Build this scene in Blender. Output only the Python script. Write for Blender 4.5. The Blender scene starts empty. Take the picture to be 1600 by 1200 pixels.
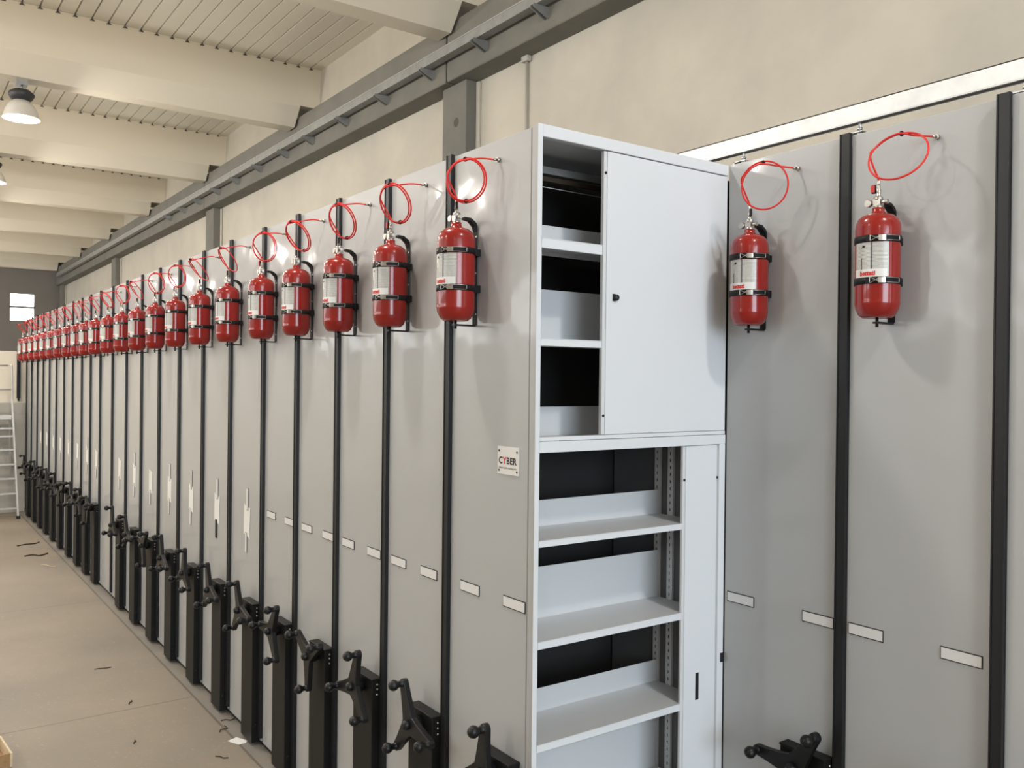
import bpy, bmesh, math, random
from mathutils import Vector, Matrix
random.seed(7)
C = bpy.context.scene.collection
PI = math.pi

# ------------------------------------------------------------------ camera
YAW, PITCH, ROLL, FPX, CAMZ = 0.95084, -0.0041, 0.01062, 1369.67, 2.4205
cam_data = bpy.data.cameras.new('camera'); cam = bpy.data.objects.new('camera', cam_data); C.objects.link(cam)
fw = Vector((-math.sin(YAW)*math.cos(PITCH), math.cos(YAW)*math.cos(PITCH), math.sin(PITCH)))
rt = fw.cross(Vector((0, 0, 1))).normalized(); up = rt.cross(fw)
r2 = rt*math.cos(ROLL) + up*math.sin(ROLL); u2 = -rt*math.sin(ROLL) + up*math.cos(ROLL)
m = Matrix((r2, u2, -fw)).transposed().to_4x4(); m.translation = Vector((0, 0, CAMZ))
cam.matrix_world = m
cam_data.sensor_fit = 'HORIZONTAL'; cam_data.sensor_width = 36; cam_data.lens = 36*FPX/1600
cam_data.clip_start = .05; cam_data.clip_end = 200
bpy.context.scene.camera = cam

# ------------------------------------------------------------------ world, view, light
sc = bpy.context.scene
sc.view_settings.view_transform = 'Standard'; sc.view_settings.look = 'None'
sc.view_settings.gamma = 1; sc.view_settings.use_curve_mapping = False
EXPOSURE = 0.07
sc.view_settings.exposure = EXPOSURE
W_SKY = 3.0; DAY = 660; SIDE = 820; LAMP = 34; GLOW = 150
world = bpy.data.worlds.new('world'); sc.world = world; world.use_nodes = True
bg = world.node_tree.nodes['Background']; bg.inputs[0].default_value = (.72, .86, 1, 1); bg.inputs[1].default_value = W_SKY

def area_light(name, loc, target, sx, sy, power, col):
    l = bpy.data.lights.new(name, 'AREA'); l.shape = 'RECTANGLE'; l.size = sx; l.size_y = sy
    l.energy = power; l.color = col
    o = bpy.data.objects.new(name, l); C.objects.link(o); o.location = loc
    o.rotation_euler = (Vector(target)-Vector(loc)).to_track_quat('-Z', 'Y').to_euler()
    return o
# daylight through the big loading door in the near end wall, and through the side windows
area_light('daylight_door', (10.6, -1.0, 3.9), (0, -1.0, 3.0), 6.5, 3.8, DAY, (.80, .90, 1))
area_light('daylight_side', (-21, -12.6, 4.6), (-21, 0, 4.2), 35, 1.8, SIDE, (1, .94, .84))

# ------------------------------------------------------------------ materials
MATS = {}
def mat(name, col, rough=.5, metal=0, spec=.5, coat=0, coat_r=.1, noise=None, bump=None, emit=None, alpha=1):
    if name in MATS: return MATS[name]
    M = bpy.data.materials.new(name); M.use_nodes = True; nt = M.node_tree; b = nt.nodes['Principled BSDF']
    b.inputs['Base Color'].default_value = (*col, 1); b.inputs['Roughness'].default_value = rough
    b.inputs['Metallic'].default_value = metal; b.inputs['Specular IOR Level'].default_value = spec
    b.inputs['Coat Weight'].default_value = coat; b.inputs['Coat Roughness'].default_value = coat_r
    tc = nt.nodes.new('ShaderNodeTexCoord')
    if noise:
        (scale, amount, col2) = noise[:3]
        n = nt.nodes.new('ShaderNodeTexNoise'); n.inputs['Scale'].default_value = scale; n.inputs['Detail'].default_value = 6
        n.inputs['Roughness'].default_value = .6
        nt.links.new(tc.outputs['Object'], n.inputs['Vector'])
        r = nt.nodes.new('ShaderNodeMapRange'); r.inputs[1].default_value = .35; r.inputs[2].default_value = .68
        r.inputs[3].default_value = 0; r.inputs[4].default_value = amount
        nt.links.new(n.outputs['Fac'], r.inputs[0])
        mx = nt.nodes.new('ShaderNodeMix'); mx.data_type = 'RGBA'
        mx.inputs[6].default_value = (*col, 1); mx.inputs[7].default_value = (*col2, 1)
        nt.links.new(r.outputs[0], mx.inputs[0]); nt.links.new(mx.outputs[2], b.inputs['Base Color'])
    if bump:
        (scale, strength, dist) = bump
        n = nt.nodes.new('ShaderNodeTexNoise'); n.inputs['Scale'].default_value = scale; n.inputs['Detail'].default_value = 2
        mp = nt.nodes.new('ShaderNodeMapping')
        nt.links.new(tc.outputs['Object'], mp.inputs[0]); nt.links.new(mp.outputs[0], n.inputs['Vector'])
        bp = nt.nodes.new('ShaderNodeBump'); bp.inputs['Strength'].default_value = strength; bp.inputs['Distance'].default_value = dist
        nt.links.new(n.outputs['Fac'], bp.inputs['Height']); nt.links.new(bp.outputs[0], b.inputs['Normal'])
        if coat: nt.links.new(bp.outputs[0], b.inputs['Coat Normal'])
    if emit:
        b.inputs['Emission Color'].default_value = (*emit[0], 1); b.inputs['Emission Strength'].default_value = emit[1]
    MATS[name] = M
    return M

panel = mat('panel_paint', (.43, .435, .437), .38, spec=.4, coat=.4, coat_r=.08, bump=(2.6, .32, .02))
white = mat('white_paint', (.72, .745, .775), .42, bump=(3, .1, .01))
shelfp = mat('shelf_paint', (.66, .675, .69), .45)
carc = mat('carcass_paint', (.12, .12, .125), .6)
blackp = mat('black_paint', (.008, .008, .008), .45, spec=.35)
bump_m = mat('bumper_strip_paint', (.013, .0135, .015), .42, spec=.35)
colm = mat('column_paint', (.009, .0088, .008), .5, spec=.22)
castm = mat('black_plastic', (.006, .006, .0065), .4, spec=.35)
red = mat('red_paint', (.27, .011, .007), .26, spec=.35, coat=.45, coat_r=.04)
hosem = mat('red_hose', (.66, .03, .025), .4, spec=.3)
nickel = mat('nickel', (.50, .47, .43), .32, metal=1)
galv = mat('galvanised', (.62, .63, .63), .38, metal=.75, noise=(9, .5, (.42, .43, .44)))
galvd = mat('dull_galvanised', (.36, .36, .35), .5, metal=.5, noise=(6, .6, (.22, .22, .21)))
strapm = mat('strap_black', (.007, .007, .008), .6, spec=.3)
paper = mat('paper_white', (.80, .79, .76), .6)
labelm = mat('label_white', (.72, .71, .70), .45)
plate_m = mat('plate_white', (.74, .72, .70), .35)
ink = mat('ink_black', (.012, .012, .012), .6)
inkr = mat('ink_red', (.62, .03, .025), .6)
screw = mat('screw_black', (.01, .01, .01), .4)
conc = mat('concrete_grey', (.205, .196, .166), .85, noise=(1.7, .8, (.155, .15, .135)), bump=(25, .2, .01))
cream = mat('cream_wall', (.61, .566, .478), .85, noise=(.9, .9, (.50, .468, .405)), bump=(14, .15, .01))
beam_m = mat('beam_cream', (.80, .73, .60), .8, noise=(.5, .35, (.74, .68, .56)))
roofm = mat('roof_sheet', (.78, .73, .62), .7, noise=(.6, .4, (.70, .66, .56)))
hollow_shade = mat('painted_hollow_shade', (.10, .09, .07), .9)  # dark tone painted as the shade in groove ends and a hole
farw = mat('far_wall_grey', (.24, .22, .20), .85, noise=(1.2, .5, (.20, .19, .175)))
alu = mat('aluminium', (.52, .51, .48), .4, metal=.5)
wood = mat('plywood', (.42, .27, .13), .7, noise=(18, .7, (.28, .15, .06)))
woodl = mat('pale_wood', (.72, .60, .42), .7, noise=(25, .6, (.5, .38, .22)))
stick = mat('debris_dark', (.05, .035, .02), .8)
board = mat('grey_board', (.40, .375, .33), .8, noise=(2, .4, (.34, .32, .29)))
lampw = mat('lamp_glow', (1, 1, 1), .5, emit=((1, .96, .9), 14))
refl = mat('lamp_reflector', (.72, .70, .64), .35, metal=.2)
housing = mat('lamp_housing', (.03, .03, .035), .5)
winglow = mat('window_daylight', (1, 1, 1), .5, emit=((.93, .95, 1), 5))
conduit = mat('grey_pvc', (.48, .45, .40), .6)
cavity_shade = mat('painted_cavity_shade', (.02, .02, .02), .9)  # near black painted as the shade deep inside the open cabinet

# label with fine print (grey lines of text on a silvery sticker)
def print_mat():
    M = bpy.data.materials.new('instruction_print'); M.use_nodes = True; nt = M.node_tree; b = nt.nodes['Principled BSDF']
    b.inputs['Roughness'].default_value = .3
    tc = nt.nodes.new('ShaderNodeTexCoord'); sp = nt.nodes.new('ShaderNodeSeparateXYZ'); nt.links.new(tc.outputs['Object'], sp.inputs[0])
    w = nt.nodes.new('ShaderNodeMath'); w.operation = 'MULTIPLY'; w.inputs[1].default_value = 1300; nt.links.new(sp.outputs[2], w.inputs[0])
    s = nt.nodes.new('ShaderNodeMath'); s.operation = 'SINE'; nt.links.new(w.outputs[0], s.inputs[0])
    n = nt.nodes.new('ShaderNodeTexNoise'); n.inputs['Scale'].default_value = 90; nt.links.new(tc.outputs['Object'], n.inputs['Vector'])
    a = nt.nodes.new('ShaderNodeMath'); a.operation = 'MULTIPLY_ADD'; a.inputs[1].default_value = .5; nt.links.new(s.outputs[0], a.inputs[0]); nt.links.new(n.outputs['Fac'], a.inputs[2])
    r = nt.nodes.new('ShaderNodeMapRange'); r.inputs[1].default_value = .45; r.inputs[2].default_value = .8; nt.links.new(a.outputs[0], r.inputs[0])
    mx = nt.nodes.new('ShaderNodeMix'); mx.data_type = 'RGBA'; mx.inputs[6].default_value = (.60, .59, .55, 1); mx.inputs[7].default_value = (.33, .32, .30, 1)
    nt.links.new(r.outputs[0], mx.inputs[0]); nt.links.new(mx.outputs[2], b.inputs['Base Color'])
    return M
printm = print_mat()

def floor_mat():
    M = bpy.data.materials.new('floor_concrete'); M.use_nodes = True; nt = M.node_tree; b = nt.nodes['Principled BSDF']
    b.inputs['Roughness'].default_value = .55
    tc = nt.nodes.new('ShaderNodeTexCoord')
    def noise(scale, detail=6):
        n = nt.nodes.new('ShaderNodeTexNoise'); n.inputs['Scale'].default_value = scale; n.inputs['Detail'].default_value = detail
        nt.links.new(tc.outputs['Object'], n.inputs['Vector']); return n.outputs['Fac']
    def mix(f, a, c):
        mx = nt.nodes.new('ShaderNodeMix'); mx.data_type = 'RGBA'
        nt.links.new(f, mx.inputs[0])
        for i, v in ((6, a), (7, c)):
            if isinstance(v, tuple): mx.inputs[i].default_value = (*v, 1)
            else: nt.links.new(v, mx.inputs[i])
        return mx.outputs[2]
    def rng(f, lo, hi, a, c):
        r = nt.nodes.new('ShaderNodeMapRange'); r.inputs[1].default_value = lo; r.inputs[2].default_value = hi
        r.inputs[3].default_value = a; r.inputs[4].default_value = c; nt.links.new(f, r.inputs[0]); return r.outputs[0]
    base = mix(rng(noise(.8), .35, .7, 0, 1), (.285, .235, .178), (.215, .18, .138))
    base = mix(rng(noise(7), .5, .75, 0, .5), base, (.235, .205, .165))
    base = mix(rng(noise(45, 3), .62, .75, 0, .4), base, (.43, .37, .29))
    sp = nt.nodes.new('ShaderNodeSeparateXYZ'); nt.links.new(tc.outputs['Object'], sp.inputs[0])
    gt = nt.nodes.new('ShaderNodeMath'); gt.operation = 'GREATER_THAN'; gt.inputs[1].default_value = 1.935; nt.links.new(sp.outputs[1], gt.inputs[0])
    gm = nt.nodes.new('ShaderNodeMath'); gm.operation = 'MULTIPLY'; nt.links.new(gt.outputs[0], gm.inputs[0]); nt.links.new(rng(noise(5), .35, .65, .35, .85), gm.inputs[1])
    base = mix(gm.outputs[0], base, (.21, .20, .18))
    def line(out, pos, period=None, w=.006):
        s = nt.nodes.new('ShaderNodeMath'); s.operation = 'SUBTRACT'; s.inputs[1].default_value = pos; nt.links.new(out, s.inputs[0]); v = s.outputs[0]
        if period:
            q = nt.nodes.new('ShaderNodeMath'); q.operation = 'PINGPONG'; q.inputs[1].default_value = period/2; nt.links.new(v, q.inputs[0]); v = q.outputs[0]
        a = nt.nodes.new('ShaderNodeMath'); a.operation = 'ABSOLUTE'; nt.links.new(v, a.inputs[0])
        return rng(a.outputs[0], w*.5, w*1.3, 1, 0)
    base = mix(line(sp.outputs[1], 1.935, None, .009), base, (.12, .10, .08))
    # cross joints stop at the long joint
    lt = nt.nodes.new('ShaderNodeMath'); lt.operation = 'LESS_THAN'; lt.inputs[1].default_value = 1.935; nt.links.new(sp.outputs[1], lt.inputs[0])
    l2 = line(sp.outputs[0], -6.866, 3.52, .009)
    mu = nt.nodes.new('ShaderNodeMath'); mu.operation = 'MULTIPLY'; nt.links.new(lt.outputs[0], mu.inputs[0]); nt.links.new(l2, mu.inputs[1])
    base = mix(mu.outputs[0], base, (.17, .14, .11))
    nt.links.new(base, b.inputs['Base Color'])
    return M
floorm = floor_mat()

# ------------------------------------------------------------------ mesh builder
class MB:
    def __init__(s): s.v = []; s.f = []; s.m = []; s.s = []; s.mats = []
    def mi(s, M):
        if M not in s.mats: s.mats.append(M)
        return s.mats.index(M)
    def add(s, vs, fs, M, smooth=False):
        o = len(s.v); s.v += [tuple(v) for v in vs]; k = s.mi(M)
        for f in fs: s.f.append(tuple(i+o for i in f)); s.m.append(k); s.s.append(smooth)
        return s
    def box(s, x0, x1, y0, y1, z0, z1, M):
        if x0 > x1: x0, x1 = x1, x0
        vs = [(x, y, z) for x in (x0, x1) for y in (y0, y1) for z in (z0, z1)]
        fs = [(0, 1, 3, 2), (4, 6, 7, 5), (0, 4, 5, 1), (2, 3, 7, 6), (0, 2, 6, 4), (1, 5, 7, 3)]
        return s.add(vs, fs, M)
    def beam(s, a, b, w, h, M):            # square bar from a to b
        a = Vector(a); b = Vector(b); d = (b-a).normalized()
        q = Vector((0, 0, 1)) if abs(d.z) < .9 else Vector((1, 0, 0))
        e1 = d.cross(q).normalized(); e2 = e1.cross(d)
        vs = []
        for p_ in (a, b):
            for i, j in ((-1, -1), (1, -1), (1, 1), (-1, 1)): vs.append(p_+e1*(i*w/2)+e2*(j*h/2))
        return s.add(vs, [(0, 3, 2, 1), (4, 5, 6, 7), (0, 1, 5, 4), (1, 2, 6, 5), (2, 3, 7, 6), (3, 0, 4, 7)], M)
    def tube(s, path, r, M, n=8, caps=True):
        P = [Vector(q) for q in path]; rs = r if isinstance(r, (list, tuple)) else [r]*len(P)
        T = []
        for i in range(len(P)):
            a = P[max(i-1, 0)]; b = P[min(i+1, len(P)-1)]; T.append((b-a).normalized())
        q = Vector((0, 0, 1)) if abs(T[0].z) < .9 else Vector((1, 0, 0))
        e = T[0].cross(q).normalized(); vs = []
        for i, p_ in enumerate(P):
            e = (e - T[i]*e.dot(T[i])).normalized(); g = T[i].cross(e)
            for k in range(n):
                t = 2*PI*k/n; vs.append(p_ + (e*math.cos(t)+g*math.sin(t))*rs[i])
        fs = [(i*n+k, i*n+(k+1) % n, (i+1)*n+(k+1) % n, (i+1)*n+k) for i in range(len(P)-1) for k in range(n)]
        s.add(vs, fs, M, True)
        if caps:
            L = (len(P)-1)*n
            s.add(vs[:n], [tuple(range(n-1, -1, -1))], M); s.add(vs[L:], [tuple(range(n))], M)
        return s
    def lathe(s, prof, M, c=(0, 0), n=24, axis='z', z0=0):
        vs = []
        for r, z in prof:
            for k in range(n):
                t = 2*PI*k/n; x, y = r*math.cos(t), r*math.sin(t)
                if axis == 'z': vs.append((c[0]+x, c[1]+y, z0+z))
                elif axis == 'y': vs.append((c[0]+x, z0+z, c[1]+y))
                else: vs.append((z0+z, c[0]+x, c[1]+y))
        fs = []
        for i in range(len(prof)-1):
            for k in range(n): fs.append((i*n+k, i*n+(k+1) % n, (i+1)*n+(k+1) % n, (i+1)*n+k))
        s.add(vs, fs, M, True)
        if prof[0][0] > 1e-5: s.add(vs[:n], [tuple(range(n-1, -1, -1))], M)
        if prof[-1][0] > 1e-5: s.add(vs[-n:], [tuple(range(n))], M)
        return s
    def prism(s, pts, a, b, axis, M, smooth=False):   # outline extruded along axis from a to b
        def P(u, v, w): return {'x': (w, u, v), 'y': (u, w, v), 'z': (u, v, w)}[axis]
        n = len(pts); vs = [P(u, v, a) for u, v in pts]+[P(u, v, b) for u, v in pts]
        s.add(vs, [(i, (i+1) % n, n+(i+1) % n, n+i) for i in range(n)], M, smooth)
        s.add(vs, [tuple(range(n-1, -1, -1)), tuple(range(n, 2*n))], M)
        return s
    def build(s, name, parent=None, bevel=0, seg=1):
        me = bpy.data.meshes.new(name); me.from_pydata(s.v, [], s.f)
        for M in s.mats: me.materials.append(M)
        me.polygons.foreach_set('material_index', s.m); me.polygons.foreach_set('use_smooth', s.s); me.update()
        bm = bmesh.new(); bm.from_mesh(me); bmesh.ops.remove_doubles(bm, verts=bm.verts, dist=1e-6)
        bmesh.ops.recalc_face_normals(bm, faces=bm.faces)
        bm.to_mesh(me); bm.free()
        o = bpy.data.objects.new(name, me); C.objects.link(o)
        if parent: o.parent = parent
        if bevel:
            b = o.modifiers.new('bevel', 'BEVEL'); b.width = bevel; b.segments = seg; b.limit_method = 'ANGLE'; b.angle_limit = math.radians(40)
        return o

def tag(o, label, cat, group=None):
    o['label'] = label; o['category'] = cat
    if group: o['group'] = group
    return o
def empty(name, loc, label=None, cat=None, group=None):
    o = bpy.data.objects.new(name, None); C.objects.link(o); o.location = loc; o.empty_display_size = .1
    if label: tag(o, label, cat, group)
    return o
def struct(o): o['kind'] = 'structure'; return o
def copy_tree(o, parent=None):
    c = o.copy(); C.objects.link(c)
    if parent: c.parent = parent
    for ch in [q for q in bpy.data.objects if q.parent == o]: copy_tree(ch, c)
    return c
ORD = ['zeroth', 'first', 'second', 'third', 'fourth', 'fifth', 'sixth', 'seventh', 'eighth', 'ninth', 'tenth', 'eleventh', 'twelfth', 'thirteenth',
       'fourteenth', 'fifteenth', 'sixteenth', 'seventeenth', 'eighteenth', 'nineteenth', 'twentieth', 'twenty-first', 'twenty-second']
def text_geo(body, size, bold=0.0, sx=1.0, tracking=1.0):
    cu = bpy.data.curves.new('t', 'FONT'); cu.body = body; cu.size = size; cu.offset = bold; cu.resolution_u = 3
    cu.align_x = 'LEFT'; cu.space_character = tracking
    o = bpy.data.objects.new('t', cu); C.objects.link(o); bpy.context.view_layer.update()
    dg = bpy.context.evaluated_depsgraph_get(); me = bpy.data.meshes.new_from_object(o.evaluated_get(dg))
    vs = [(v.co.x*sx, v.co.y) for v in me.vertices]; fs = [tuple(q.vertices) for q in me.polygons]
    bpy.data.objects.remove(o); bpy.data.curves.remove(cu); bpy.data.meshes.remove(me)
    return vs, fs

# ------------------------------------------------------------------ key dimensions (metres)
A = 2.0452          # front plane of the long left run
B = 3.1207          # front plane of the set-back right run
F = -2.6857         # open side of the cabinet
H = 3.41
WY = 5.8            # long wall
FL = -0.03          # floor
FAR = -39.3; NEAR = 10.2; LEFT = -12.2; CEIL = 7.495
BACK = 5.0
posts = [-3.342, -3.935, -4.518, -5.108, -5.693, -6.374, -7.051, -7.741, -8.414, -9.096, -9.763, -10.453, -11.134, -11.731, -12.324, -12.998,
         -13.692, -14.379, -15.047, -15.704, -16.362, -17.065, -17.73]

# ------------------------------------------------------------------ setting
b = MB(); b.box(FAR-.3, NEAR+.3, LEFT-.3, WY+.3, FL-.2, FL, floorm); struct(b.build('floor'))

# roof sheets with pressed grooves running along the hall
b = MB(); y = 5.841; pitch = .2185; g = .022
ys = []
while y > LEFT: ys.append(y); y -= pitch
x0, x1 = FAR-.3, NEAR+.3
prev = WY+.3
for yv in ys:
    b.add([(x0, prev, CEIL), (x1, prev, CEIL), (x1, yv+g/2, CEIL), (x0, yv+g/2, CEIL)], [(0, 1, 2, 3)], roofm)
    b.add([(x0, yv+g/2, CEIL), (x1, yv+g/2, CEIL), (x1, yv+g/4, CEIL+.04), (x0, yv+g/4, CEIL+.04)], [(0, 1, 2, 3)], roofm)
    b.add([(x0, yv+g/4, CEIL+.04), (x1, yv+g/4, CEIL+.04), (x1, yv-g/4, CEIL+.04), (x0, yv-g/4, CEIL+.04)], [(0, 1, 2, 3)], roofm)
    b.add([(x0, yv-g/4, CEIL+.04), (x1, yv-g/4, CEIL+.04), (x1, yv-g/2, CEIL), (x0, yv-g/2, CEIL)], [(0, 1, 2, 3)], roofm)
    prev = yv-g/2
b.add([(x0, prev, CEIL), (x1, prev, CEIL), (x1, LEFT-.3, CEIL), (x0, LEFT-.3, CEIL)], [(0, 1, 2, 3)], roofm)
b.box(x0, x1, LEFT-.3, WY+.3, CEIL+.06, CEIL+.16, roofm)
struct(b.build('ceiling'))

# long wall behind the shelving
b = MB(); b.box(FAR-.3, NEAR+.3, WY, WY+.3, FL, CEIL+.05, cream); struct(b.build('wall_back'))
# far end wall with its window opening
wy0, wy1, wz0, wz1 = 3.9, 4.78, 4.53, 5.65
b = MB()
b.box(FAR-.25, FAR, LEFT, wy0, FL, CEIL, farw); b.box(FAR-.25, FAR, wy1, WY, FL, CEIL, farw)
b.box(FAR-.25, FAR, wy0, wy1, FL, wz0, farw); b.box(FAR-.25, FAR, wy0, wy1, wz1, CEIL, farw)
struct(b.build('wall_far'))
b = MB(); b.box(FAR-.12, FAR-.1, wy0, wy1, wz0, wz1, winglow); wpane = b.build('window_1')
struct(wpane)
b = MB(); zm = 5.1
for q in ((wy0, wy1, wz0, wz0+.03), (wy0, wy1, wz1-.03, wz1), (wy0, wy0+.03, wz0, wz1), (wy1-.03, wy1, wz0, wz1), (wy0, wy1, zm-.035, zm+.035)):
    b.box(FAR-.1, FAR-.04, *q, farw)
b.build('window_frame', wpane)
# side wall across the hall with a band of high windows
b = MB(); b.box(FAR, NEAR, LEFT-.25, LEFT, FL, 3.7, cream); b.box(FAR, NEAR, LEFT-.25, LEFT, 5.5, CEIL, cream)
xx = FAR
while xx < NEAR:
    b.box(xx, min(xx+1.2, NEAR), LEFT-.25, LEFT, 3.7, 5.5, cream); xx += 5.0
b.box(-3, NEAR, LEFT-.25, LEFT, 3.7, 5.5, cream)
struct(b.build('wall_left'))
# near end wall with the open loading door behind the photographer
b = MB(); b.box(NEAR, NEAR+.25, LEFT, -4.6, FL, CEIL, cream); b.box(NEAR, NEAR+.25, 2.6, WY, FL, CEIL, cream)
b.box(NEAR, NEAR+.25, -4.6, 2.6, 5.9, CEIL, cream); struct(b.build('wall_near'))
# ground outside the loading door
b = MB(); b.box(NEAR+.3, NEAR+14, -14, 12, FL-.25, FL-.05, floorm); struct(b.build('trim_yard'))

# precast roof beams
k = 0
for k in range(-4, 7):
    XB = -8.86-4.93*k
    prof = [(XB+.16, CEIL-.003), (XB+.12, 6.84), (XB-.12, 6.56), (XB-.42, 6.56), (XB-.66, 6.84), (XB-.70, CEIL-.003)]
    b = MB(); b.prism(prof, LEFT, 5.46, 'y', beam_m)
    if 0 <= k <= 5:
        for yv in ys[:40]: b.prism([(yv-.034, CEIL-.036), (yv+.034, CEIL-.036), (yv, CEIL-.002)], XB+.155, XB+.172, 'x', hollow_shade)  # dark wedges stand in for shade in the open groove ends
    up_ = [(XB+.16, CEIL-.003), (XB+.12, 6.86), (XB-.66, 6.86), (XB-.70, CEIL-.003)]
    b.prism(up_, 5.46, WY, 'y', beam_m)
    struct(b.build('trim_%d' % (k+5)))
# edge beam of raw concrete carrying the roof, in lengths between the pillars
pil = [-9.15+9.9, -9.15, -19.1, -29.0]
edges = [NEAR, -9.15, -19.1, -29.0, FAR]
for i in range(len(edges)-1):
    xa, xb = edges[i]-(.02 if i else 0), edges[i+1]+.02
    pr = [(5.5, 6.02), (WY-.002, 6.02), (WY-.002, 6.72), (5.5, 6.72)]
    b = MB(); b.prism(pr, xb, xa, 'x', conc); struct(b.build('trim_%d' % (20+i), None, .01))
for i, xc in enumerate([.85, -9.15, -19.1, -28.9, -38.9]):
    b = MB(); b.box(xc-.27, xc+.27, 5.62, WY-.002, FL, 6.02, conc)
    b.box(xc-.33, xc-.27, 5.76, WY-.001, FL, 6.01, cream); b.box(xc+.27, xc+.33, 5.76, WY-.001, FL, 6.01, cream)
    
    if i == 1: b.lathe([(.001, 0), (.05, 0), (.06, -.004), (.06, .01)], hollow_shade, (xc+.05, 5.55), 20, 'y', 5.618)
    struct(b.build('trim_%d' % (30+i), None, .012))

# galvanised channel on brackets running along the edge beam
t = empty('cable_tray', (-10, 5.5, 6.25), 'long galvanised cable channel on brackets along the raw concrete edge beam', 'cable tray')
def loc(o, p): o.location = Vector(o.location) if 0 else o.location
b = MB(); b.box(-28, 18, -.16, -.145, .0, .10, galvd); b.box(-28, 18, -.16, -.05, -.004, 0, galvd); b.box(-28, 18, -.165, -.13, .10, .112, galv)
b.build('channel', t)
for xk in (-5.95, -7.15, -8.27, -9.45, -10.68, -11.94, -13.2, -14.27, -15.55, -16.8, -18.0, -19.3, -20.5, -21.7):
    x = xk+10
    b = MB(); b.prism([(-.20, -.045), (-.20, -.02), (0, -.02), (0, -.12), (-.03, -.12)], x-.03, x-.024, 'x', galvd)
    b.prism([(-.20, -.045), (-.20, -.02), (0, -.02), (0, -.12), (-.03, -.12)], x+.024, x+.03, 'x', galvd)
    b.box(x-.03, x+.03, -.2, 0, -.02, -.006, galvd); b.build('bracket', t)

# conduit with junction box on the long wall
t = empty('electrical_conduit', (-7.87, WY-.006, 5.9), 'pale grey conduit with small junction box on the cream wall', 'conduit')
b = MB(); b.tube([(0, -.02, .1), (0, -.02, -3.5)], .016, conduit); b.build('pipe', t)
b = MB(); b.box(-.06, .06, -.06, 0, .06, .2, conduit); b.build('junction_box', t, .006)
b = MB(); b.tube([(0, -.04, .2), (-.03, -.06, .24), (-.13, -.1, .28), (-.2, -.2, .38), (-.24, -.28, .5)], .02, conduit); b.build('flexible_hose', t)

# low cream partition at the far end of the row
b = MB(); b.box(-18.5, -18.3, LEFT, 2.2, FL, 2.86, beam_m); struct(b.build('wall_partition'))
b = MB(); b.box(-17.95, -17.9, 1.55, 2.04, FL, 1.93, board); o = b.build('leaning_board', None, .004)
tag(o, 'tall grey beige board standing at the far end of the shelving row', 'board')
b = MB(); b.box(-18.29, -18.25, 1.955, 1.985, 1.95, 3.0, blackp); b.box(-18.29, -18.28, 1.94, 2.0, 2.0, 2.9, blackp); o = b.build('vertical_guide_strip', None)
tag(o, 'short black vertical strip on the partition beyond the farthest extinguisher', 'strip')

# ------------------------------------------------------------------ high-bay lamps
def lamp(x, y, z, label, vis=True):
    t = empty('high_bay_lamp', (x, y, z), label, 'lamp', 'high bay lamps under the roof beams')
    b = MB(); b.lathe([(.235, 0), (.232, .012), (.205, .11), (.165, .19), (.11, .245), (.085, .262)], refl, n=28)
    b.lathe([(.228, .004), (.2, .11), (.16, .185), (.105, .24)], refl, n=28); b.build('reflector', t)
    b = MB(); b.lathe([(.10, .245), (.14, .28), (.17, .33), (.165, .355), (.11, .40), (.04, .415)], housing, n=14); b.build('housing', t)
    b = MB(); b.lathe([(0.001, -.014), (.12, -.008), (.226, .004), (.226, .012), (.001, .012)], lampw, n=24); b.build('lit_lens', t)
    zt = 6.56-z
    b = MB(); b.tube([(0, 0, .40), (0, 0, zt-.06)], .012, galvd); b.box(-.09, .09, -.07, .07, zt-.08, zt, galvd); b.build('mounting_box', t)
    l = bpy.data.lights.new('lamp_light', 'AREA'); l.shape = 'DISK'; l.size = .42; l.energy = LAMP; l.color = (1, .945, .875)
    o = bpy.data.objects.new('lamp_light', l); C.objects.link(o); o.parent = t; o.location = (0, 0, -.02)
    l = bpy.data.lights.new('lamp_fill_light', 'POINT'); l.shadow_soft_size = .12; l.energy = GLOW; l.color = (1, .945, .875)  # added point light under the mouth, brightens ceiling and walls; no bulb there
    o = bpy.data.objects.new('lamp_fill_light', l); C.objects.link(o); o.parent = t; o.location = (0, 0, -.14)
lamp(-9.13, .86, 5.93, 'bright high bay lamp cut off by the top left corner')
lamp(-14.06, 1.52, 6.02, 'high bay lamp with dark top and bright mouth hanging below the second beam')
lamp(-18.99, 1.58, 6.02, 'small lit high bay lamp at the left edge below a farther beam')
for x, y in [(-4.2, .95), (.73, 2.2), (-4.2, -5), (-9.13, -4.9), (-14.06, -4.8), (-14.06, -1.6), (-23.92, 1.5), (5.66, -6), (-23.92, -5), (-28.85, 1.2), (-33.8, 1.2), (-33.8, -5)]:  # unseen lamps; those down the hall added to brighten walls and partition
    lamp(x, y, 6.02, 'lit high bay lamp hanging outside the view')

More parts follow.
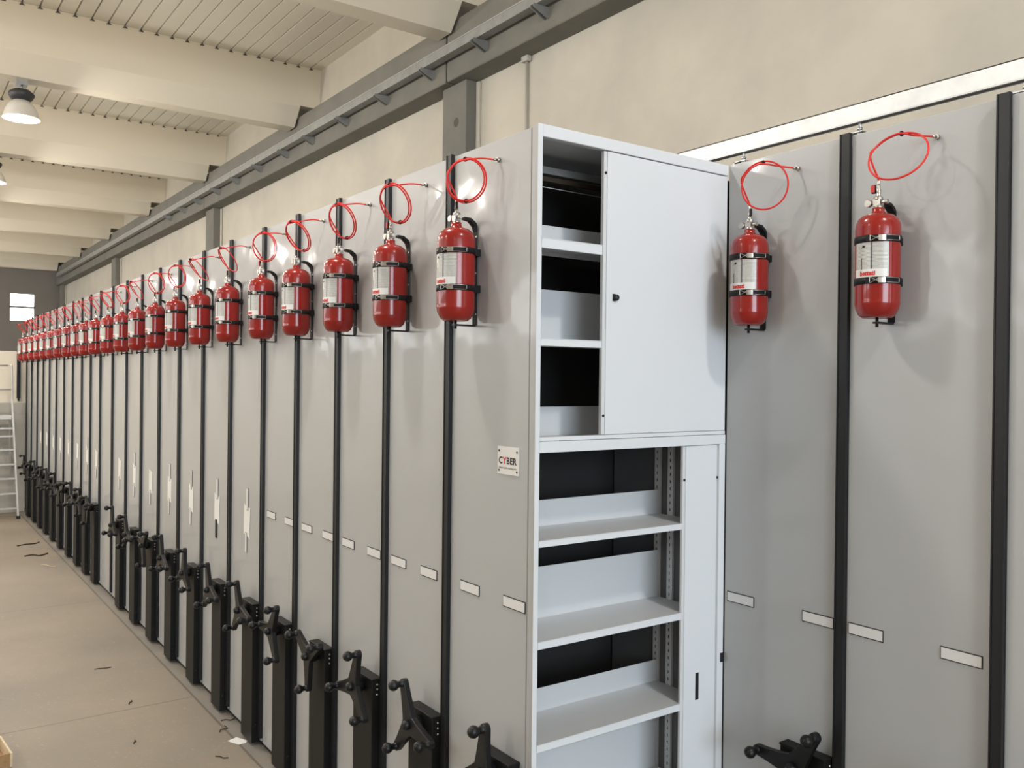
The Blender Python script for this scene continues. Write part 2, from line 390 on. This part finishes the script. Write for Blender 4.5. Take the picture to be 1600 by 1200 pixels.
# ------------------------------------------------------------------ fire extinguisher
R = .08; EY = -.097
def cyl_patch(b, a0, a1, z0, z1, r, M, n=12):
    vs = []; 
    for i in range(n+1):
        t = math.radians(a0+(a1-a0)*i/n)
        for z in (z0, z1): vs.append((r*math.sin(t), EY-r*math.cos(t), z))
    b.add(vs, [(2*i, 2*i+2, 2*i+3, 2*i+1) for i in range(n)], M, True)
def bent(b, geo, a0, z0, r, M):
    vs, fs = geo; out = []
    for x, y in vs:
        t = math.radians(a0)+x/r; out.append((r*math.sin(t), EY-r*math.cos(t), z0+y))
    b.add(out, fs, M)
TXT = text_geo('bettati', .024, .0011, .95)
def catmull(P, n=6):
    P = [Vector(q) for q in P]; out = []
    for i in range(len(P)-1):
        p0 = P[max(i-1, 0)]; p1 = P[i]; p2 = P[i+1]; p3 = P[min(i+2, len(P)-1)]
        for k in range(n):
            t = k/n
            out.append(.5*((2*p1)+(-p0+p2)*t+(2*p0-5*p1+4*p2-p3)*t*t+(-p0+3*p1-3*p2+p3)*t**3))
    out.append(P[-1]); return out
BOSS = (.166, -.028, 3.325)
def hose_mesh(alpha, tilt, rr, turns, c):
    e1 = Vector((math.cos(alpha), math.sin(alpha), 0))
    nrm = Vector((math.sin(alpha), -math.cos(alpha), 0))
    e2 = (Vector((0, 0, 1))*math.cos(tilt)+nrm*math.sin(tilt)); nn = e1.cross(e2)
    cc = Vector(c)
    P = [Vector((0, EY, 3.155)), Vector((0, EY, 3.185))]
    th0 = math.radians(165); th1 = th0-2*PI*turns-math.radians(75)
    n = int(14*turns)+5
    ring = []
    for i in range(n+1):
        u = i/n; th = th0+(th1-th0)*u
        r_ = rr*(1.06-.10*u+.02*math.sin(5*u)); ring.append(cc+e1*(r_*math.cos(th))+e2*(r_*math.sin(th))+nn*(.018*(u-.5)))
    P += ring
    P += [Vector((.12, -.06, 3.333)) if ring[-1].x < .1 else ring[-1].lerp(Vector(BOSS), .5), Vector(BOSS)]
    b = MB(); b.tube(catmull(P, 4), .0038, hosem, 7)
    return b, cc+e2*rr, cc-e2*rr*.98
def make_ext(style, root):
    b = MB()
    z0, z1 = 2.668, 3.062
    prof = [(.001, z0+.004), (.03, z0+.003), (.052, z0+.0), (.066, z0+.012), (.0765, z0+.034), (.0795, z0+.05), (.0805, z0+.056), (.0795, z0+.062), (R, z0+.07),
            (R, z1-.062), (.0792, z1-.050), (.0765, z1-.037), (.070, z1-.024), (.058, z1-.013), (.042, z1-.006), (.026, z1-.002), (.022, z1+.006), (.022, z1+.018), (.016, z1+.019)]
    b.lathe(prof, red, (0, EY), 36); b.build('cylinder', root)
    # valve
    b = MB(); zv = z1+.018
    b.lathe([(.017, 0), (.017, .008), (.012, .01), (.012, .028), (.016, .03), (.016, .042), (.008, .046), (.007, .07)], nickel, (0, EY), 14, 'z', zv)
    b.box(-.014, .014, EY-.014, EY+.014, zv+.008, zv+.034, nickel)
    b.tube([(-.012, EY, zv+.02), (-.03, EY, zv+.022)], .006, nickel, 8); b.tube([(.012, EY, zv+.022), (.034, EY-.004, zv+.02)], .0055, nickel, 8)
    b.tube([(.034, EY-.004, zv+.02), (.042, EY-.005, zv+.02)], .009, nickel, 10)
    v = b.build('valve', root, .001)
    b = MB(); b.lathe([(.013, -.005), (.0145, 0), (.0145, .009), (.012, .011)], nickel, (-.037, zv+.022), 16, 'y', EY-.008); g_ = b.build('pressure_gauge', v)
    b = MB(); zt = zv+.062; b.lathe([(.006, 0), (.0085, .003), (.0085, .018), (.005, .022), (.006, .05)], nickel, (0, EY), 10, 'z', zt-.01)
    if style % 2: b.box(-.022, -.008, EY-.012, EY-.002, zt-.006, zt+.026, castm); b.box(-.024, -.008, EY-.0135, EY-.012, zt-.002, zt+.024, inkr)
    else: b.box(.004, .016, EY-.012, EY-.002, zt-.006, zt+.026, castm)
    b.build('shut_off_lever', v, .002)
    # bracket on the panel
    b = MB(); b.prism([(0, 2.655), (0, 3.045), (-.012, 3.068), (-.035, 3.09), (-.06, 3.096), (-.062, 3.106), (-.033, 3.104), (-.006, 3.085), (.0, 3.08), (.0, 3.08), (0, 3.078)][:0] or
                      [(-.003, 2.655), (-.003, 3.05), (-.012, 3.074), (-.034, 3.094), (-.062, 3.098), (-.063, 3.108), (-.032, 3.106), (-.008, 3.09), (-.0005, 3.078), (-.0005, 2.655)], -.015, .015, 'x', strapm)
    b.box(-.045, .045, -.028, -.003, 2.944, 2.972, castm); b.box(-.045, .045, -.028, -.003, 2.79, 2.82, castm)
    b.box(-.012, .012, EY-.01, -.003, 2.648, 2.655, castm); b.tube([(0, EY, 2.635), (0, EY, 2.672)], .006, castm, 8)
    for zz in (2.70, 2.875, 3.03): b.lathe([(.004, -.006), (.004, -.002)], nickel, (.012, zz), 8, 'y', 0)
    b.build('wall_bracket', root)
    # straps
    for zz in (2.958, 2.803):
        b = MB(); n = 40
        for rr_, in ((R+.003,),):
            vs = []
            for i in range(n):
                t_ = 2*PI*i/n
                for (rq, zq) in ((R+.0005, -.0125), (rr_, -.0125), (rr_, .0125), (R+.0005, .0125)):
                    vs.append((rq*math.sin(t_), EY-rq*math.cos(t_), zz+zq))
            fs = []
            for i in range(n):
                j = (i+1) % n
                for q in range(4): fs.append((4*i+q, 4*i+(q+1) % 4, 4*j+(q+1) % 4, 4*j+q))
            b.add(vs, fs, strapm, True)
        st = b.build('strap', root)
        b = MB(); rb = R+.007
        def cp(a, z, r_=rb): t_ = math.radians(a); return (r_*math.sin(t_), EY-r_*math.cos(t_), zz+z)
        for a, c_ in (((14, .011), (14, -.011)), ((14, .011), (33, -.004)), ((14, -.011), (33, .004)), ((50, .009), (88, .009)), ((50, -.009), (88, -.009)), ((88, .009), (88, -.009))):
            n_ = 5; b.tube([cp(a[0]+(c_[0]-a[0])*i/n_, a[1]+(c_[1]-a[1])*i/n_, rb+.001) for i in range(n_+1)], .0013, nickel, 6)
        for (a0, a1, z_) in ((4, 14, .012), (33, 50, .010)):
            vs = [cp(a0+(a1-a0)*i/4, s_*z_, r_) for i in range(5) for s_ in (-1, 1) for r_ in (rb-.003, rb+.001)]
            fs = []
            for i in range(4):
                o = 4*i; fs += [(o+1, o+3, o+7, o+5), (o, o+1, o+5, o+4), (o+2, o+6, o+7, o+3)]
            fs += [(0, 2, 3, 1), (16, 17, 19, 18)]
            b.add(vs, fs, nickel if a0 == 33 else strapm)
        b.build('buckle', st)
    # stickers
    b = MB(); cyl_patch(b, -34, 14.5, 2.817, 2.944, R+.0008, printm); cyl_patch(b, 19, 60, 2.817, 2.944, R+.0008, printm); cyl_patch(b, 14.5, 19, 2.817, 2.944, R+.0009, carc, 3)
    bent(b, ([(0, 0), (.006, .004), (.012, .001), (.018, .009), (.008, .012), (.003, .006)], [(0, 1, 2, 3, 4, 5)]), -12, 2.922, R+.0014, ink)
    bent(b, ([(0, 0), (.003, 0), (.003, .045), (0, .045)], [(0, 1, 2, 3)]), -12, 2.842, R+.0014, ink)
    lb = b.build('instruction_label', root)
    b = MB(); cyl_patch(b, -34, 56, 2.812, 2.845, R+.0018, plate_m); bent(b, TXT, -15, 2.822, R+.0026, inkr); b.build('maker_sticker', lb)
    return root
D = math.radians
HV = [  # hose loop shapes: plan angle, tilt, radius, turns, centre
    (D(32), .08, .086, 2, (.082, -.105, 3.243)), (D(16), .42, .090, 2, (.085, -.12, 3.238)), (D(4), .62, .092, 1, (.088, -.125, 3.235)),
    (D(8), .40, .094, 1, (.088, -.12, 3.238)), (D(30), .22, .088, 2, (.08, -.11, 3.245)), (D(0), .72, .096, 1, (.09, -.13, 3.23)),
    (D(14), .55, .090, 2, (.085, -.125, 3.235)), (D(22), .15, .096, 1, (.095, -.125, 3.248)), (D(12), -.45, .102, 1, (.095, -.135, 3.25))]
def add_hose(root, v):
    h, top, bot = hose_mesh(*HV[v]); ho = h.build('hose', root)
    b = MB()
    for p_ in (top, bot):
        if HV[v][3] > 1 or p_ is top: b.tube([p_+Vector((-.003, 0, 0)), p_+Vector((.003, 0, 0))], .0105, castm, 8)
    b.build('cable_tie', ho)
    b = MB(); b.tube([(0, EY, 3.135), (0, EY, 3.172)], .0062, nickel, 8); b.build('hose_fitting', root)
    b = MB(); b.tube([BOSS, (BOSS[0]+.004, -.012, BOSS[2])], .006, nickel, 8)
    b.lathe([(.010, -.012), (.010, -.001)], nickel, (BOSS[0]+.006, BOSS[2]), 12, 'y', 0); b.build('panel_fitting', root)
EG = 'fire extinguishers strapped to the shelving end panels'
proto = {}
def place_ext(x, y, label, style, hv):
    t = empty('fire_extinguisher', (x, y-.001, 0), label, 'fire extinguisher', EG)
    if style not in proto: make_ext(style, t); proto[style] = [o for o in bpy.data.objects if o.parent == t]
    else:
        for o in proto[style]: copy_tree(o, t)
    if hv in hproto:
        for o in hproto[hv]: copy_tree(o, t)
    else:
        before = set(bpy.data.objects); add_hose(t, hv); hproto[hv] = [o for o in bpy.data.objects if o not in before and o.parent == t]
    return t
hproto = {}

# ------------------------------------------------------------------ hand crank column
def bez(p0, p1, p2, n=6): return [((1-t)**2*p0[0]+2*(1-t)*t*p1[0]+t*t*p2[0], (1-t)**2*p0[1]+2*(1-t)*t*p1[1]+t*t*p2[1]) for t in [i/n for i in range(n+1)]]
def crank_outline(L=.178):
    pts = []
    for k in range(3):
        a = 2*PI*k/3; ca, sa = math.cos(a), math.sin(a)
        def Rt(x, y): return (x*ca-y*sa, x*sa+y*ca)
        for i in range(7):
            t = -PI/2+PI*i/6; pts.append(Rt(L+.022*math.cos(t), .022*math.sin(t)))
        a2 = 2*PI*(k+1)/3
        e0 = Rt(L-.01, .0215); mid = (.050*math.cos(a+PI/3), .050*math.sin(a+PI/3))
        e1 = (L-.01)*math.cos(a2)+.0215*math.sin(a2), (L-.01)*math.sin(a2)-.0215*math.cos(a2)
        c1 = Rt(.085, .030); c2 = (.085*math.cos(a2)+.030*math.sin(a2), .085*math.sin(a2)-.030*math.cos(a2))
        q = bez(e0, c1, mid, 6)[1:]+bez(mid, c2, e1, 6)[1:-1]
        pts += q
    return pts
CR = crank_outline()
crank_proto = []
def add_crank(col, cx, cz, ang):
    if not crank_proto:
        b = MB(); b.prism(CR, -.120, -.092, 'y', castm)
        b.lathe([(.036, 0), (.036, .03), (.028, .045)], castm, (0, 0), 20, 'y', -.10); b.lathe([(.001, -.03), (.014, -.028), (.022, -.018), (.023, 0)], castm, (0, 0), 16, 'y', -.118)
        c = b.build('crank', col, .003, 2)
        for k in range(3):
            a = 2*PI*k/3; b = MB()
            b.lathe([(.001, -.067), (.013, -.065), (.022, -.056), (.0255, -.043), (.022, -.031), (.015, -.023), (.014, -.006), (.019, 0), (.019, .003)], castm, (.178*math.cos(a), .178*math.sin(a)), 16, 'y', -.118)
            b.build('knob', c)
        crank_proto.append(c)
    else: c = copy_tree(crank_proto[0], col)
    c.location = (cx, 0, cz); c.rotation_euler = (0, -math.radians(ang), 0)

# ------------------------------------------------------------------ shelving units
def unit(x0, x1, Y, label, group, crank=None, labels=2, post=True, body=True, col=True, name='mobile_shelving_unit', panel_right=None):
    """x0 = left edge (far end), x1 = right edge; children in local coordinates of an empty at (x0, Y, FL)."""
    t = empty(name, (x0, Y, 0), label, 'shelving', group); w = x1-x0
    pr = (panel_right if panel_right is not None else x1)-x0
    b = MB(); b.box(.022 if post else .0, pr-.003, 0, .018, 0.0, H, panel); b.build('end_panel', t, .002)
    if body:
        b = MB(); b.box(.03, w-.012, .02, BACK-Y, .10, H-.03, carc); b.build('carcass', t)
    b = MB(); b.box(.03, w-.01, .012, BACK-Y, FL+.001, .1, blackp); b.build('base_frame', t)
    if post:
        b = MB(); b.box(-.022, .022, -.016, 0, .03, H+.008, bump_m); b.box(-.022, -.017, -.019, -.016, .03, H+.008, bump_m); b.box(.017, .022, -.019, -.016, .03, H+.008, bump_m); b.build('bumper_strip', t)
    if labels:
        for lx in labels if isinstance(labels, (list, tuple)) else ():
            zb = 1.528 if Y < 2.5 else 1.452
            b = MB(); b.box(lx-x0, lx-x0+.15, -.003, 0, zb-.023, zb+.023, ink); b.box(lx-x0+.003, lx-x0+.147, -.0045, -.002, zb-.019, zb+.0195, labelm); b.build('label_holder', t)
    if col:
        cr = w-.03 if panel_right is None else pr-.035
        cl = cr-.215
        b = MB(); b.box(cl, cr, -.056, -.0005, FL+.02, .905, colm); b.box(cl-.003, cr+.003, -.06, -.0005, .905, .915, colm)
        c = b.build('drive_column', t, .003, 2)
        b = MB()
        for zz in (.885, .862, .835): b.lathe([(.006, 0), (.006, .006), (.003, .008)], nickel, (-.028, zz), 8, 'x', cr)
        b.lathe([(.013, 0), (.013, .012)], castm, (-.03, .1), 10, 'x', cr); b.build('bolt', c)
        if crank is not None: add_crank(c, (cl+cr)/2, .862, crank)
    return t

GL = 'mobile shelving units of the long left run'; GR = 'mobile shelving units of the set-back right run'
angs = {0: 85, 1: 110, 2: 75, 3: 30, 4: 60, 5: 112, 6: 108, 7: 85, 8: 100, 9: 45, 10: 110, 11: 95, 13: 20, 14: 70, 15: 100, 16: 40, 17: 80, 18: 110, 19: 60, 20: 95, 21: 30, 22: 75}
lab = {0: [-3.234, -2.907], 1: [-3.876, -3.583], 2: [-4.45, -4.14], 3: [-5.024, -4.716], 4: [-5.615, -5.301]}
hv_of = {0: 0, 1: 1, 2: 1, 3: 6, 4: 4, 5: 2, 6: 5, 7: 4, 8: 4, 9: 2, 10: 4, 11: 6, 12: 2, 13: 5, 14: 3, 15: 6, 16: 2, 17: 5, 18: 3, 19: 4, 20: 6, 21: 3, 22: 5}
for i, x0 in enumerate(posts):
    if i == 0: continue
    x1 = posts[i-1]
    if i == 12: ex = 'without drive column'
    elif i in lab: ex = 'with two white label holders'
    elif i == 22: ex = 'at the very end'
    else: ex = 'with a hand crank column'
    unit(x0, x1, A, '%s light grey shelving end panel left of the open cabinet, %s' % (ORD[i], ex), GL, angs.get(i), lab.get(i, 0), col=(i != 12))
    place_ext(x0+.2, A, 'red fire extinguisher on the %s grey end panel left of the open cabinet' % ORD[i] if i < 22 else 'farthest red fire extinguisher, last of the long left row', i % 3, hv_of[i])

# set-back run on the right
BP = [F+.001, -2.083, -1.478]
unit(BP[0], BP[1], B, 'grey shelving end panel directly right of the open cabinet with crank at its foot', GR, 57, [-2.666, -2.266], post=False)
unit(BP[1], BP[2], B, 'second grey shelving end panel right of the open cabinet, between two black strips', GR, 200, [-2.05, -1.676], col=True)
unit(BP[2]+.01, BP[2]+.61, B-.012, 'grey shelving end panel cut off by the right edge of the photo', GR, None, 0, col=False)
place_ext(BP[0]+.2, B, 'red fire extinguisher on the grey panel just right of the open cabinet', 0, 7)
place_ext(BP[1]+.2, B, 'rightmost red fire extinguisher, on the panel between two black strips', 1, 8)

# overhead rail above the right run
t = empty('overhead_rail', (-2, B+.03, 3.47), 'bright galvanised overhead rail above the right shelving panels', 'rail')
b = MB(); b.box(-1.6, 3.2, 0, .004, 0, .072, galv); b.box(-1.6, 3.2, 0, .04, .068, .072, galv); b.box(-1.6, 3.2, .036, .04, 0, .072, galv)
b.box(-1.6, 3.2, 0, .014, -.003, .001, galv); b.box(-1.6, 3.2, .028, .04, -.003, .001, galv); b.build('channel', t)
for x in (-2.645, -2.06, -1.43):
    b = MB(); b.tube([(x+2, .02, .03), (x+2, .02, -.05)], .006, galv, 8); b.lathe([(.012, 0), (.012, .008)], galv, (x+2, .02), 6, 'z', -.03); b.lathe([(.012, 0), (.012, .008)], galv, (x+2, .02), 6, 'z', -.05)
    b.box(x+1.955, x+2.02, .005, .035, -.042, -.038, galv); b.box(x+1.955, x+1.959, .005, .035, -.12, -.038, galv); b.build('hanger_bolt', t)

# ------------------------------------------------------------------ the open cabinet at the head of the left run
x0 = posts[0]
cab = unit(x0, F, A, 'open light grey shelving cabinet with half-open sliding doors and empty shelves', None, angs[0], lab[0], body=False, name='open_shelving_cabinet', panel_right=-2.748)
place_ext(x0+.2, A, 'red fire extinguisher on the side of the open cabinet beside the name plate', 0, 0)
ox, oy = x0, A      # local origin
def L(b, X0, X1, Y0, Y1, Z0, Z1, M): return b.box(X0-ox, X1-ox, Y0-oy, Y1-oy, Z0, Z1, M)
CY0 = 2.030; IY0 = 2.053; IY1 = 3.0
b = MB(); L(b, -2.7440, F-.005, CY0+.012, IY0, 0, H, panel); L(b, F-.005, F, CY0, IY0, 0, H+.0005, white); b.build('corner_post', cab, .003)
b = MB(); L(b, F-.03, F, IY0, B-.004, 3.362, H, white); L(b, F-.6, F-.03, IY0, B-.004, H-.012, H, white); b.build('top_rail', cab, .002)
b = MB(); L(b, F-.03, F, IY0, B-.004, 2.141, 2.184, white); L(b, F-.03, F-.003, IY0, B-.004, 2.186, 2.202, white); L(b, F-.3, F-.03, IY0, B-.1, 2.17, 2.186, shelfp); b.build('middle_rail', cab, .0015)
b = MB(); L(b, F-.03, F, IY0, B-.004, 0.0, .09, white); b.build('bottom_rail', cab, .002)
b = MB(); L(b, F-.03, F, 3.078, B-.004, .09, 2.141, white); b.build('door_jamb', cab, .002)
b = MB(); L(b, F-.64, F-.03, IY0, IY0+.006, .05, H-.012, shelfp); L(b, F-.62, F-.06, IY1, IY1+.02, .05, H-.012, carc); L(b, F-.645, F-.635, IY0, BACK, .05, H-.012, cavity_shade)  # back sheet carries the unlit darkness in its colour
L(b, F-.62, F-.03, IY1+.02, BACK, .05, 3.35, cavity_shade); b.build('carcass', cab)
# slotted uprights at the inner side wall
for xu in (F-.085, F-.20, F-.285):
    b = MB(); L(b, xu-.035, xu, IY1-.012, IY1, .05, H-.02, shelfp)
    zz = .1
    while zz < 3.3: L(b, xu-.020, xu-.015, IY1-.0125, IY1-.0115, zz, zz+.014, ink); zz += .033
    b.build('slotted_upright', cab)
def shelf(z, lip, up_h, y1=IY1-.014, name='shelf'):
    b = MB(); L(b, F-.29, F-.012, IY0+.008, y1, z-.004, z, shelfp); L(b, F-.016, F-.012, IY0+.008, y1, z-lip, z, white)
    L(b, F-.03, F-.016, IY0+.008, y1, z-lip, z-lip+.003, shelfp)
    L(b, F-.293, F-.29, IY0+.008, y1, z-.02, z+up_h, shelfp); return b.build(name, cab, .001)
for z, l_, u_ in ((2.976, .04, .11), (2.586, .03, .225), (1.798, .026, .112), (1.405, .03, .22), (1.004, .03, .10), (.60, .03, .225), (.2, .03, .11)): shelf(z, l_, u_)
b = MB(); L(b, F-.293, F-.29, IY0+.008, IY1-.014, 2.186, 2.31, shelfp); b.build('back_upstand', cab)
b = MB(); b.tube([(F-.30-ox, IY0-oy, 3.252), (F-.30-ox, IY1-.014-oy, 3.246)], .002, galv, 6); b.build('back_wire', cab)
b = MB(); L(b, F-.33, F-.31, IY0+.01, IY1-.02, 3.28, 3.30, stick); L(b, F-.34, F-.3, IY0+.01, IY1-.02, 3.31, 3.34, galvd); b.build('back_bar', cab)
# upper sliding door
b = MB(); L(b, F-.022, F-.003, 2.388, B-.006, 2.204, 3.358, white); L(b, F-.024, F-.006, 2.370, 2.3875, 2.204, 3.358, shelfp); d = b.build('sliding_door', cab, .0015)
b = MB(); b.lathe([(.001, .017), (.009, .016), (.013, .012), (.014, 0)], screw, (2.436-oy, 2.765), 14, 'x', F-.003-ox); b.box(F-.003-ox, F+.001-ox, 2.420-oy, 2.436-oy, 2.75, 2.78, screw); b.build('door_knob', d, .001)
b = MB()
for z in (3.27, 2.28): b.lathe([(.006, 0), (.006, .003)], screw, (2.379-oy, z), 8, 'x', F-.006-ox)
b.build('screw', d)
# lower sliding door
b = MB(); L(b, F-.022, F-.006, 2.868, 3.066, .09, 2.139, white); L(b, F-.024, F-.010, 2.852, 2.8675, .09, 2.139, shelfp); L(b, F-.022, F-.012, 3.067, 3.077, .09, 2.139, shelfp); d = b.build('sliding_door', cab, .0015)
b = MB(); L(b, F-.007, F-.0045, 2.942, 2.962, 1.005, 1.125, screw); b.build('recessed_handle', d)
b = MB()
for y in (2.860, 3.072): b.lathe([(.006, 0), (.006, .004)], screw, (y-oy, 1.99), 8, 'x', F-.011-ox)
b.build('screw', d)
b = MB(); L(b, F, F+.006, 3.096, 3.114, 1.15, 1.19, screw); b.build('door_stop', cab)
# name plate riveted to the cabinet's end panel
b = MB(); px0, px1, pz0, pz1 = -2.955-ox, -2.808-ox, 2.040, 2.152
b.box(px0, px1, -.004, 0, pz0, pz1, plate_m)
for px in (px0+.011, px1-.012):
    for pz in (pz0+.015, pz1-.018): b.lathe([(.0045, 0), (.0045, .002)], screw, (px, pz), 10, 'y', -.0058)
lets = [(text_geo(ch, .038, .0013, 1, 1.08), M) for ch, M in (('C', ink), ('Y', inkr), ('BER', ink))]
wt = sum(max(v[0] for v in g_[0])-min(v[0] for v in g_[0]) for g_, M in lets); kx = .124/wt; cx = px0+.009
for (vs, fs), M in lets:
    mx = max(v[0] for v in vs); mn = min(v[0] for v in vs)
    b.add([(cx+(v[0]-mn)*kx, -.0046, 2.083+v[1]) for v in vs], fs, M); cx += (mx-mn)*kx+.0005
vs, fs = text_geo('www.cyber-turba.com', .0135, 0, .98); mx = max(v[0] for v in vs)
sx = (px1-px0-.024)/mx
b.add([(px0+.011+v[0]*sx, -.0046, 2.0625+v[1]) for v in vs], fs, ink)
b.build('name_plate', cab)

# ------------------------------------------------------------------ paper sheets taped in clear strips on the panels
tape = mat('clear_tape', (.42, .42, .41), .15, spec=.6)
for i in range(5, 21):
    if i == 12: continue
    xc = posts[i]+.36 if i > 6 else (posts[i]+.362)
    t = empty('taped_paper_sheet', (xc, A-.0015, 1.43), 'white paper sheet taped to the %s grey end panel left of the open cabinet' % ORD[i], 'paper sheet', 'paper sheets taped to the grey end panels')
    j = random.uniform(-.01, .01); k = random.uniform(-.012, .012)
    pts = [(-.062, -.10+j), (-.045, -.093+j), (-.04, -.10), (.03, -.112), (.066, -.115+k), (.058, -.05), (.063, 0), (.07, .095), (.045, .088), (.02, .098), (-.03, .105+k), (-.055, .115), (-.06, .02)]
    b = MB(); b.prism(pts, -.0015, 0, 'y', paper); b.build('sheet', t)
    for s_, c_ in ((1, 0), (-1, 0)):
        if i > 8 and i % 2 and s_ > 0: continue
        z0_, z1_ = (.07, .225) if s_ > 0 else (-.225, -.085)
        M = blackp if (i == 6 and s_ < 0) else tape
        b = MB(); b.box(-.02+.01*s_, .02+.01*s_, -.004, -.0012, z0_, z1_, M); 
        if M is tape: b.box(-.012+.01*s_, .006+.01*s_, -.0045, -.004, z0_+.004, z1_-.004, paper)
        b.build('tape_strip', t)

# ------------------------------------------------------------------ step ladder at the far left
t = empty('platform_step_ladder', (-17.5, 1.55, FL), 'aluminium platform step ladder standing at the left edge by the partition', 'ladder')
def rail_pt(z, s): return (.42-.36*z/2.0, s*(.30-.035*z), z)
for s_ in (-1, 1):
    b = MB(); b.beam(rail_pt(0.02, s_), rail_pt(2.02, s_), .03, .07, alu); o = b.build('side_rail', t, .004)
    b = MB(); b.beam((-.62, s_*.30, .02), (-.12, s_*.22, 1.72), .03, .05, alu); b.build('rear_leg', t, .004)
    b = MB(); a = rail_pt(1.9, s_); b.tube(catmull([(a[0], a[1], 1.9), (a[0]-.03, a[1], 2.2), (a[0]-.06, a[1]*.98, 2.56), (a[0]-.10, a[1]*.95, 2.62), (a[0]-.3, a[1]*.95, 2.62)], 5), .015, alu, 8); b.build('hand_rail', t)
b = MB(); a = rail_pt(2.6, 1); b.tube([(-.28, -.2, 2.62), (-.28, .2, 2.62)], .015, alu, 8); b.tube([(.0, -.22, 2.20), (.0, .22, 2.20)], .012, alu, 8); b.build('guard_rail', t)
for z in (.19, .44, .69, .93, 1.18, 1.41, 1.545):
    b = MB(); a = rail_pt(z, 1); b.box(a[0]-.05, a[0]+.04, -a[1]+.01, a[1]-.01, z-.03, z, alu); b.build('step', t, .003)
b = MB(); b.box(-.25, .12, -.22, .22, 1.68, 1.75, alu); b.build('platform', t, .004)
for s_ in (-1, 1):
    b = MB(); b.lathe([(.03, -.015), (.04, -.01), (.04, .01), (.03, .015)], castm, (s_*.32, .04), 14, 'x', -.62) ; b.build('wheel', t)
    b = MB(); b.box(.39, .45, s_*.30-.03, s_*.30+.03, 0, .05, castm); b.build('rubber_foot', t, .004)

# ------------------------------------------------------------------ small things on the floor
b = MB()
P0 = Vector((-6.262, .658, 0)); e1 = Vector((-.995, -.09, 0)); e2 = Vector((.09, -.995, 0)); Wd, Dp, Hh, th = .34, .26, .085, .012
def quadbox(b, o, a, c, M, z0=0, z1=Hh):
    vs = [o, o+a, o+a+c, o+c]; vs = [Vector((v.x, v.y, z0)) for v in vs]+[Vector((v.x, v.y, z1)) for v in vs]
    b.add(vs, [(3, 2, 1, 0), (4, 5, 6, 7), (0, 1, 5, 4), (1, 2, 6, 5), (2, 3, 7, 6), (3, 0, 4, 7)], M)
t = empty('wooden_tray', (0, 0, FL), 'small open wooden tray on the floor in the bottom left corner', 'tray')
quadbox(b, P0, e1*Wd, e2*th, woodl); b.build('side_board', t)
b = MB(); quadbox(b, P0+e2*(Dp-th), e1*Wd, e2*th, woodl); b.build('side_board', t)
b = MB(); quadbox(b, P0+e2*th, e1*th, e2*(Dp-2*th), wood); b.build('end_board', t)
b = MB(); quadbox(b, P0+e1*(Wd-th)+e2*th, e1*th, e2*(Dp-2*th), wood); b.build('end_board', t)
b = MB(); quadbox(b, P0+e1*th+e2*th, e1*(Wd-2*th), e2*(Dp-2*th), wood, 0, .008); b.build('bottom_board', t)
b = MB(); b.prism([(-.06, -.035), (.05, -.045), (.07, .0), (.055, .03), (-.05, .04)], 0, .002, 'z', paper); o = b.build('paper_scrap'); o.location = (-5.86, 1.945, FL+.0005); o.rotation_euler = (0, 0, .5)
tag(o, 'white paper scrap on the floor joint near the column feet', 'paper scrap')
def twig(x, y, ln, a, label, kink=.15, r=.0035, M=stick):
    P = [(-ln/2, 0, r), (-ln*.15, ln*kink*.5, r*1.3), (ln*.2, -ln*kink*.2, r*1.2), (ln/2, ln*kink, r)]
    b = MB(); b.tube(catmull(P, 3), r, M, 5); o = b.build('floor_debris'); o.location = (x, y, FL+.0005); o.rotation_euler = (0, 0, a); tag(o, label, 'debris')
twig(-7.94, 1.49, .13, 1.35, 'thin dark twig lying alone in the middle of the concrete floor', .1)
twig(-5.66, 1.77, .09, .6, 'short dark stick on the floor at the bottom, below the paper scrap')
twig(-6.1, 1.93, .10, 2.2, 'bent dark offcut on the floor joint just beyond the paper scrap', .4)
twig(-6.25, 2.0, .09, 1.2, 'thin dark offcut on the floor close to the column feet', .3)
twig(-7.0, 1.51, .08, 2.6, 'small dark splinter on the floor by the cross joint')
twig(-6.22, 1.37, .06, 2.7, 'tiny dark splinter on the floor between the tray and the paper scrap')
twig(-14.35, 1.70, .34, 1.9, 'long thin dark scrap on the floor far down the aisle', .2, .008)
twig(-13.4, 1.66, .26, 1.3, 'curled brown scrap on the floor far down the aisle', .5, .009)
twig(-12.6, 1.70, .25, .5, 'pale strip lying on the floor far down the aisle near the joint', .1, .006, woodl)
